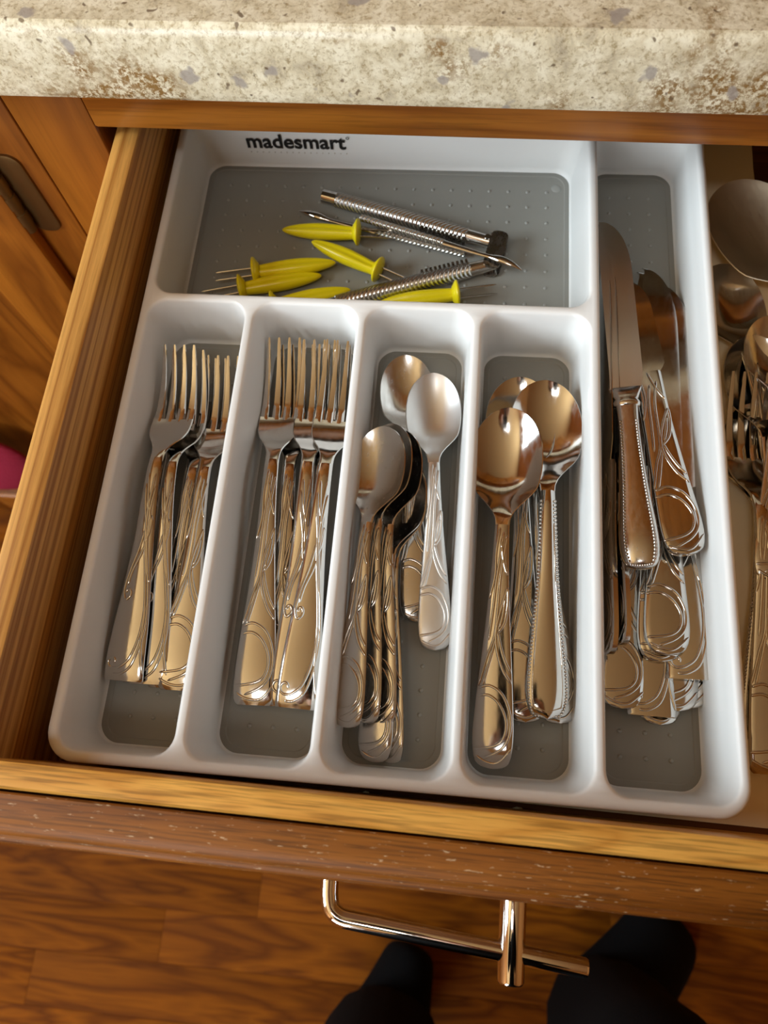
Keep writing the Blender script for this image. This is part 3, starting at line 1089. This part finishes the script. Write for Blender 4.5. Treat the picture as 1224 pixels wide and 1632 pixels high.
# teaspoons: third slot
ts = make_spoon('oval', 164, 33, 54, 7.0, 'steel_worn', None, 9.2)
ts_b = make_spoon('oval', 164, 33, 54, 7.0, 'steel_brushed', None, 9.2)
G3 = 'teaspoons in the third slot'
inst(ts, (172.3, 86.0, 7.0), (154.4, 245.6, 16.2), 0, 'polished teaspoon farthest back in the third slot', G3, 'spoon')
inst(ts_b, (182.6, 71.0, 9.5), (172.2, 228.0, 27), 0, 'matte brushed teaspoon at the right of the third slot', G3, 'spoon')
inst(ts, (163.0, 12.4, 8.5), (163.5, 176.0, 18), -34, 'lowest teaspoon of the nested stack, its end at the right front', G3, 'spoon')
inst(ts, (155.2, 12.0, 9.5), (160.0, 177.5, 21), -16, 'teaspoon of the nested stack with its end nearest the front wall', G3, 'spoon')
inst(ts, (157.0, 29.5, 12.5), (157.2, 192.4, 24), -22, 'teaspoon third from the top of the nested stack', G3, 'spoon')
inst(ts, (149.4, 30.5, 16.5), (152.8, 194.2, 27.5), -26, 'teaspoon second from the top of the nested stack', G3, 'spoon')
inst(ts, (140.6, 27.2, 21.0), (148.8, 190.0, 32), -20, 'topmost teaspoon of the nested stack, leaning on the divider', G3, 'spoon')

# tablespoons: fourth slot
tb_o = make_spoon('oval', 194, 40, 64, 8.5, 'steel', None, 10.4)
tb_b = make_spoon('bead', 192, 42, 65, 9.0, 'steel', None, 10.4)
G4 = 'tablespoons in the fourth slot'
inst(tb_o, (249.0, 38.6, 8.0), (225.4, 229.5, 17.4), 0, 'tablespoon whose rounded end shows right of the beaded handle', G4, 'spoon')
inst(tb_o, (231.0, 37.6, 9.5), (222.6, 229.6, 24), -4, 'tablespoon farthest back in the fourth slot', G4, 'spoon')
inst(tb_b, (240.8, 39.4, 17.0), (235.6, 223.0, 33), 2, 'tablespoon with a beaded border along its handle', G4, 'spoon')
inst(tb_o, (214.0, 13.6, 17.0), (216.5, 199.4, 43), -10, 'topmost tablespoon at the left of the fourth slot', G4, 'spoon')

# knives: long right slot
kn_o = make_knife('oval', 240)
kn_s = make_knife('scroll', 240)
kn_b = make_knife('oval', 180, 'steel', 112, 20)
G5 = 'knives in the long right slot'
def tipof(h, L, dx, dz):
    return (h[0] + dx, h[1] + math.sqrt(L * L - dx * dx - dz * dz), h[2] + dz)
for kk, h, dx, dz, roll, lab in (
        (kn_o, (299.0, 42.0, 7.5), 2, 1, 0, 'lowest knife, its rounded end peeking out nearest the front'),
        (kn_o, (313.0, 51.0, 9.0), -12, 1, -9, 'knife with rounded end under the scroll-ended knife by the right wall'),
        (kn_o, (307.0, 49.0, 12.5), -14, 0, -2, 'knife end showing between the two scroll-ended knives'),
        (kn_o, (278.6, 48.0, 13.5), 12, -2, 0, 'knife with a shiny rounded end at the front left of the long slot'),
        (kn_s, (294.0, 45.4, 13.0), 4, 0, -3, 'knife with a square scroll end in the middle of the long slot'),
        (kn_s, (313.0, 64.6, 17.5), -1, -3, -9, 'knife with a square scroll end along the right tray wall'),
        (kn_o, (297.6, 72.5, 17.5), 4, -4, 0, 'knife with looped oval end lying under the short knife'),
        (kn_o, (300.2, 75.6, 22.0), 4.5, -8, -4, 'knife with looped oval end and round dark blade tip'),
        (kn_o, (275.0, 78.0, 22.0), -2.0, 0, -82, 'knife standing on edge beside the beaded knife'),
        (kn_o, (268.8, 73.0, 22.0), 2.0, 0, -84, 'knife standing on edge against the left wall of the long slot')):
    inst(kk, h, tipof(h, 240, dx, dz), roll, lab, G5, 'knife')
inst(kn_b, (309.5, 126.4, 31.0), (283.5, 302.0, 22), -5, 'short butter knife with oval loops crossing the pile', G5, 'knife')
kb = make_bead_knife()
place(kb, (284.8, 115.2, 36), (273.0, 337.0, 31), -12, 'knife with a beaded handle lying on top of the pile', G5, 'knife')

# loose pieces to the right of the tray
G6 = 'loose cutlery right of the tray'
sv = make_spoon('oval', 250, 58, 88, 10, 'steel_warm', None, 11)
inst(sv, (462, 152, 14), (349.5, 375.0, 24), -4, 'large serving spoon lying diagonally at the right edge', G6, 'spoon')
inst(tb_o, (376.0, 133.0, 8), (344.5, 321.0, 13.6), 0, 'spoon tucked under the large serving spoon', G6, 'spoon')
inst(tb_b, (349.0, 36.5, 6), (359.0, 225.0, 14), 0, 'spoon lying lowest beside the right tray wall', G6, 'spoon')
inst(tb_o, (364.0, 78.0, 9), (357.6, 266.5, 20), 0, 'spoon with its bowl behind the loose fork', G6, 'spoon')
inst(fk_ol, (351.0, 22.0, 11), (351.5, 238.0, 26), 0, 'loose steel fork beside the right tray wall', G6, 'fork')
inst(ts, (353.5, 117.0, 23), (369.0, 279.0, 22), 0, 'spoon with its rounded handle end over the loose fork', G6, 'spoon')

# ------------------------------------------------------------------ corn holders, nutcracker, picks
def make_corn():
    root = empty('corn_holder')
    # along +y: pointed tail at 0, flange at 50, prongs to 75
    wt = [(0, 0.4), (1, 1.3), (4, 2.5), (12, 4.2), (24, 5.3), (36, 5.0), (46, 4.2), (50, 4.0)]
    n = 24
    rings = []
    for y in [0, 0.5, 1.5, 3, 5] + [5 + 45 * i / 14 for i in range(1, 15)]:
        r_ = interp(wt, y)
        rings.append([(r_ * (1 - 0.16 * max(0.0, math.cos(2 * a - PI)) ** 3) * math.cos(a), y, 5.6 + r_ * (1 - 0.30 * max(0.0, math.cos(2 * a - PI)) ** 5) * math.sin(a))
                      for a in [2 * PI * k / n for k in range(n)]])
    MB().loft(rings).build('grip', 'yellow', root, angle=60)
    MB().loft([[(r_ * math.cos(a), y, 7.0 + r_ * math.sin(a)) for a in [2 * PI * k / n for k in range(n)]]
               for y, r_ in ((47.4, 4.4), (48.6, 6.2), (49.8, 8.2), (50.5, 8.6), (51.2, 8.2), (52.0, 5.4), (52.4, 3.0))]).build('flange', 'yellow', root, angle=60)
    for s_ in (-1, 1):
        MB().tube([(s_ * 2.7, 50, 6.4), (s_ * 2.9, 73, 6.0), (s_ * 2.95, 76, 5.9)], [0.65, 0.6, 0.12], 8).build('prong', 'steel', root)
    root['L'] = 50.0
    root['ze'] = 5.6
    root['zt'] = 5.6
    return root
cn = make_corn()
G7 = 'yellow corn holders'
for h, t, roll, lab in (
        ((66.0, 339.4, 11.0), (116.0, 337.4, 12.0), 0, 'yellow corn holder lying farthest back, prongs over the nut pick'),
        ((87.0, 329.6, 12.5), (131.7, 309.8, 11.0), 0, 'yellow corn holder pointing toward the nutcracker handle'),
        ((104.0, 314.6, 11.5), (53.0, 305.4, 11.0), 0, 'yellow corn holder with bare prongs pointing left'),
        ((95.6, 305.6, 9.8), (45.6, 292.6, 10.4), 0, 'yellow corn holder under the left-pointing one, near the divider'),
        ((115.4, 295.4, 10.0), (68.0, 281.4, 10.4), 0, 'yellow corn holder mostly hidden behind the divider'),
        ((134.0, 285.5, 10.0), (182.6, 294.0, 11.0), 20, 'yellow corn holder at the divider with prongs pointing right')):
    inst(cn, h, t, roll, lab, G7, 'corn holder')

def frame(p, q):
    """matrix with +y from p to q"""
    p, q = Vector(p), Vector(q)
    d = (q - p).normalized()
    x = d.cross(Vector((0, 0, 1))).normalized()
    z = x.cross(d)
    m = Matrix((x, d, z)).transposed().to_4x4()
    return Matrix.Translation(p * S) @ m, (q - p).length

nc = empty('nutcracker')
tag(nc, 'knurled steel nutcracker lying open like a V', 'nutcracker')
piv = Vector((205.0, 326.0, 10.5))
for i, (a, b_) in enumerate((((90.0, 368.0, 11.0), (200.5, 335.0, 11.0)), ((98.0, 281.5, 10.2), (203.0, 317.5, 10.2)))):
    m, L = frame(a, b_)
    rings = []
    n = 20
    for y, r_ in [(0, 3.2), (0.6, 4.2), (1.4, 4.4), (10, 4.4), (10.4, 5.2)] + [(10.5 + (L - 24) * k / 12, 5.5 - 0.5 * abs(k - 6) / 6) for k in range(13)]:
        rings.append([(r_ * math.cos(t), y, r_ * math.sin(t)) for t in [2 * PI * k / n for k in range(n)]])
    arm = MB().loft(rings).build('arm', 'knurl', nc, angle=50)
    arm.matrix_world = m
    MB().tube([(0, L - 14, 0), (0, L - 3, 0), (0, L + 3, 0), (0, L + 4, 0)], [4.4, 4.2, 4.0, 3.0], 18).build('arm_end', 'steel_worn', arm)
    mb = MB()
    sgn = 1 if i == 0 else -1
    for k in range(11):
        y = L - 44 + k * 2.9
        mb.box(sgn * 4.0, sgn * 4.0 + 2.6, y, y + 1.5, -3.6, 3.4) if sgn > 0 else mb.box(-6.6, -4.0, y, y + 1.5, -3.6, 3.4)
    mb.build('teeth', 'steel_dark', arm, smooth=False)
    MB().tube([(0, L, -4.4), (0, L, 4.8)], 1.9, 14).build('rivet', 'steel', arm)
    mb = MB()
    mb.tube([(0, -0.5, 0), (0, 0.2, 0), (0, 9.0, 0), (0, 10.4, 0)], [3.4, 4.5, 4.6, 4.6], 18)
    mb.build('end_cap', 'steel', arm)
for zz in (5.4, 14.4):
    rg = rr(-5.5, 5.5, -14, 14, 4.0, 6)
    pl = MB().loft([[(x, y, -0.8) for x, y, _ in rg], [(x, y, 0.8) for x, y, _ in rg]]).build('hinge_plate', 'steel_dark', nc, angle=40)
    pl.matrix_world = Matrix.Translation(Vector((206, 326.2, zz)) * S) @ Matrix.Rotation(math.radians(-12), 4, 'Z')

def make_pick():
    root = empty('nut_pick')
    rings = []
    n = 14
    tab = [(0, 1.6), (0.6, 2.3), (2, 2.4), (60, 2.4), (70, 2.0), (88, 1.5)]
    MB().tube([(0, y, 3) for y in [0, 0.6, 2] + [2 + 58 * k / 8 for k in range(1, 9)]], [1.4, 2.2, 2.4] + [2.4] * 8, n).build('grip', 'knurl', root)
    mb = MB()
    P = [(0, 60, 3.0), (0, 72, 3.0), (0, 84, 3.0), (0, 92, 3.4), (0.4, 100, 4.2), (1.2, 108, 3.4), (2.0, 114, 2.2)]
    mb.tube(spline(P, 4), [interp([(0, 2.2), (6, 1.7), (12, 1.5), (15, 2.6), (19, 2.4), (22, 1.2), (24, 0.3)], i) for i in range(25)], 12, True, 0.6, (0, 0, 1))
    mb.build('pick_tip', 'steel', root, angle=60)
    root['L'] = 114.0
    root['ze'] = 3.0
    root['zt'] = 2.2
    return root
pk = make_pick()
G8 = 'nut picks'
inst(pk, (117.0, 349.0, 13.5), (223.0, 310.6, 17.5), 0, 'nut pick lying across the nutcracker hinge, tip pointing right', G8, 'nut pick')
inst(pk, (186.8, 326.9, 8.0), (74.0, 355.8, 8.0), 0, 'nut pick with its tip pointing left behind the corn holder', G8, 'nut pick')

# ------------------------------------------------------------------ crumbs beside the tray
def crumb(x, y, z, r, label):
    rnd = random.Random(int(x * 10))
    mb = MB()
    n = 7
    mb.loft([[(x + r * c * (0.8 + 0.4 * rnd.random()) * math.cos(2 * PI * k / n), y + r * 0.6 * c * (0.8 + 0.4 * rnd.random()) * math.sin(2 * PI * k / n), z + r * h_) for k in range(n)]
             for c, h_ in ((0.7, 0), (1, 0.35), (0.8, 0.7), (0.25, 0.95))])
    o = mb.build('crumb', 'crumb')
    tag(o, label, 'crumb', 'crumbs in the gap before the tray')
crumb(229.0, -4.6, 1.0, 2.6, 'pale crumb in the gap before the tray, right one')
crumb(152.0, -3.4, 1.0, 2.2, 'pale crumb in the gap before the tray, left one')

# ------------------------------------------------------------------ pink cloth at the left edge
mb = MB()
rings = []
NX, NZ = 48, 120
for i in range(NZ + 1):
    t = i / NZ
    a = PI * t
    w_ = 62 * max(0.04, math.sin(a)) ** 0.55
    zc_ = 72 * math.cos(a)
    rg = []
    for k in range(NX):
        q = 2 * PI * k / NX
        rib = 2.4 * math.sin(zc_ * 0.75 + 5 * math.cos(q) ** 2)
        th_ = (15 + rib) * max(0.08, math.sin(a)) ** 0.6
        rg.append((w_ * math.cos(q), th_ * math.sin(q) * (1 if math.sin(q) < 0 else 0.7), zc_))
    rings.append(rg)
mb.loft(rings)
pc = mb.build('dish_cloth', 'pink', None, angle=80)
pc.location = Vector((-352, 306, -352)) * S
pc.rotation_euler = (0, math.radians(28), ROT)
tag(pc, 'pink ribbed cloth hanging against the cabinet door at the left edge', 'cloth')

# ------------------------------------------------------------------ person standing at the drawer, phone in both hands; unseen upper body added for reflections
CR, CU, CB = (Vector(R.col[i]) for i in range(3))
PH = Vector((183.898, 6.110, 412.501)) - CR * 22 - CU * 60 + CB * 8     # centre of the phone
def php(r, u, b):
    return tuple(PH + CR * r + CU * u + CB * b)

def skin_obj(name, J, E_, root, mat, parent=None, lev=2):
    names = list(J)
    me = bpy.data.meshes.new(name)
    me.from_pydata([tuple(c * S for c in J[n][0]) for n in names], [(names.index(a), names.index(b_)) for a, b_ in E_], [])
    me.materials.append(M[mat])
    o = bpy.data.objects.new(name, me)
    col.objects.link(o)
    if parent:
        o.parent = parent
    sk = o.modifiers.new('skin', 'SKIN')
    sk.use_smooth_shade = True
    for i, n in enumerate(names):
        v = me.skin_vertices[0].data[i]
        v.radius = (J[n][1] * S, J[n][2] * S)
        v.use_root = (n == root)
    sb = o.modifiers.new('sub', 'SUBSURF')
    sb.levels = lev
    sb.render_levels = lev
    return o

J = {
    'pelvis': ((268, -385, 120), 150, 120), 'waist': ((264, -400, 270), 135, 100), 'chest': ((258, -395, 460), 150, 105),
    'upper': ((255, -388, 560), 118, 80), 'neck': ((250, -365, 640), 50, 50),
    'shL': ((112, -385, 545), 64, 64), 'elL': ((20, -330, 330), 48, 48), 'wrL': (php(-88, -122, 18), 36, 36),
    'shR': ((400, -385, 545), 64, 64), 'elR': ((450, -330, 320), 48, 48), 'wrR': (php(88, -122, 18), 36, 36),
    'hipL': ((195, -385, 30), 110, 110), 'kneeL': ((150, -300, -290), 78, 78), 'shinL': ((148, -305, -480), 80, 80),
    'hemL': ((146, -302, -640), 88, 84), 'ankL': ((150, -290, -690), 60, 56), 'ballL': ((170, -222, -708), 58, 38), 'toeL': ((176, -198, -714), 50, 32),
    'hipR': ((350, -385, 30), 110, 110), 'kneeR': ((384, -208, -300), 66, 66), 'shinR': ((400, -240, -480), 76, 76),
    'hemR': ((412, -258, -640), 96, 92), 'ankR': ((424, -240, -690), 72, 56), 'ballR': ((492, -170, -708), 78, 38), 'toeR': ((514, -132, -714), 70, 32),
}
E_ = [('pelvis', 'waist'), ('waist', 'chest'), ('chest', 'upper'), ('upper', 'neck'), ('upper', 'shL'), ('shL', 'elL'), ('elL', 'wrL'), ('upper', 'shR'), ('shR', 'elR'), ('elR', 'wrR')]
for sd in 'LR':
    ch = ['pelvis'] + [n + sd for n in ('hip', 'knee', 'shin', 'hem', 'ank', 'ball', 'toe')]
    E_ += list(zip(ch, ch[1:]))
person = skin_obj('person', J, E_, 'pelvis', 'black')
tag(person, 'person in black trousers and socks standing at the drawer', 'person')
# head: egg with brow, nose and chin, bent toward the phone
hc = Matrix.Translation(Vector((244, -285, 745)) * S) @ Matrix.Rotation(math.radians(-38), 4, 'X')
rings = []
for z, w_, d_, yo in ((-150, 44, 46, -8), (-118, 48, 50, -6), (-104, 44, 62, 6), (-92, 52, 80, 6), (-70, 64, 90, 4), (-40, 70, 94, 2), (0, 74, 96, 0), (40, 76, 96, -2), (70, 70, 90, -4), (95, 52, 70, -6), (108, 28, 40, -8), (113, 6, 8, -8)):
    rings.append([(w_ * math.cos(a), yo + d_ * math.sin(a), z) for a in [2 * PI * k / 28 for k in range(28)]])
hd = MB().loft(rings).build('head', 'skin', person, angle=80)
hd.matrix_world = hc
MB().tube(spline([(0, 92, 10), (0, 104, -12), (0, 116, -32), (0, 104, -42), (0, 92, -44)], 4), [7, 8, 9, 9, 10, 11, 12, 13, 13, 13, 13, 12, 11, 10, 9, 7, 5], 12).build('nose', 'skin', hd)
for sx in (-1, 1):
    mb = MB()
    dome(mb, 0, 0, 0, 11, 6, 16)
    e_ = mb.build('eye', 'trim', hd)
    e_.matrix_local = Matrix.Translation(Vector((sx * 31, 84, 2)) * S) @ Matrix.Rotation(-PI / 2, 4, 'X')
    MB().tube([(sx * 74, -2, 22), (sx * 84, -8, 12), (sx * 84, -8, -12), (sx * 74, 0, -28)], [8, 12, 11, 6], 10, True, 0.5).build('ear', 'skin', hd)
MB().tube([(-24, 84, -66), (0, 95, -68), (24, 84, -66)], [3, 6, 3], 10).build('mouth', 'pink', hd)
rings = []
for z, w_, d_, yo in ((-70, 60, 66, -36), (-30, 78, 84, -20), (10, 81, 92, -12), (46, 83, 100, -6), (76, 76, 95, -6), (100, 57, 74, -8), (114, 30, 42, -9), (119, 6, 8, -9)):
    rings.append([(w_ * math.cos(a), yo + d_ * math.sin(a), z) for a in [2 * PI * k / 28 for k in range(28)]])
MB().loft(rings).build('hair', 'hair', hd, angle=80)
for sgn, nm in ((-1, 'L'), (1, 'R')):
    HJ = {'wrist': (php(sgn * 88, -122, 18), 27, 21), 'palm': (php(sgn * 66, -84, 10), 30, 16), 'knuck': (php(sgn * 58, -58, 2), 24, 13)}
    HE = [('wrist', 'palm'), ('palm', 'knuck')]
    for i, (u0, reach) in enumerate(((-24, 4), (-42, 0), (-60, 3), (-76, 12))):
        b0 = 'knuck' if i < 3 else 'palm'
        for j, (r_, u_, b_, rd) in enumerate(((50, u0, -11, 9), (30, u0 + 1, -15, 8.5), (10 + reach, u0 + 2, -13, 7.5))):
            HJ['f%d%d' % (i, j)] = (php(sgn * r_, u_, b_), rd, rd)
            HE.append((b0 if j == 0 else 'f%d%d' % (i, j - 1), 'f%d%d' % (i, j)))
    for j, (r_, u_, b_, rd) in enumerate(((54, -58, 17, 11), (38, -40, 19, 10), (20, -30, 15, 8.5))):
        HJ['t%d' % j] = (php(sgn * r_, u_, b_), rd, rd)
        HE.append(('palm' if j == 0 else 't%d' % (j - 1), 't%d' % j))
    skin_obj('hand', HJ, HE, 'palm', 'skin', person)
rg = rr(-36, 36, -73, 73, 10, 6)
phone = MB().loft([[(x, y, -4.0) for x, y, _ in rg], [(x, y, 4.0) for x, y, _ in rg]]).build('mobile_phone', 'phone', None, angle=40)
phone.matrix_world = Matrix.Translation(PH * S) @ R.to_4x4()
tag(phone, 'black mobile phone held by the person above the drawer', 'phone')
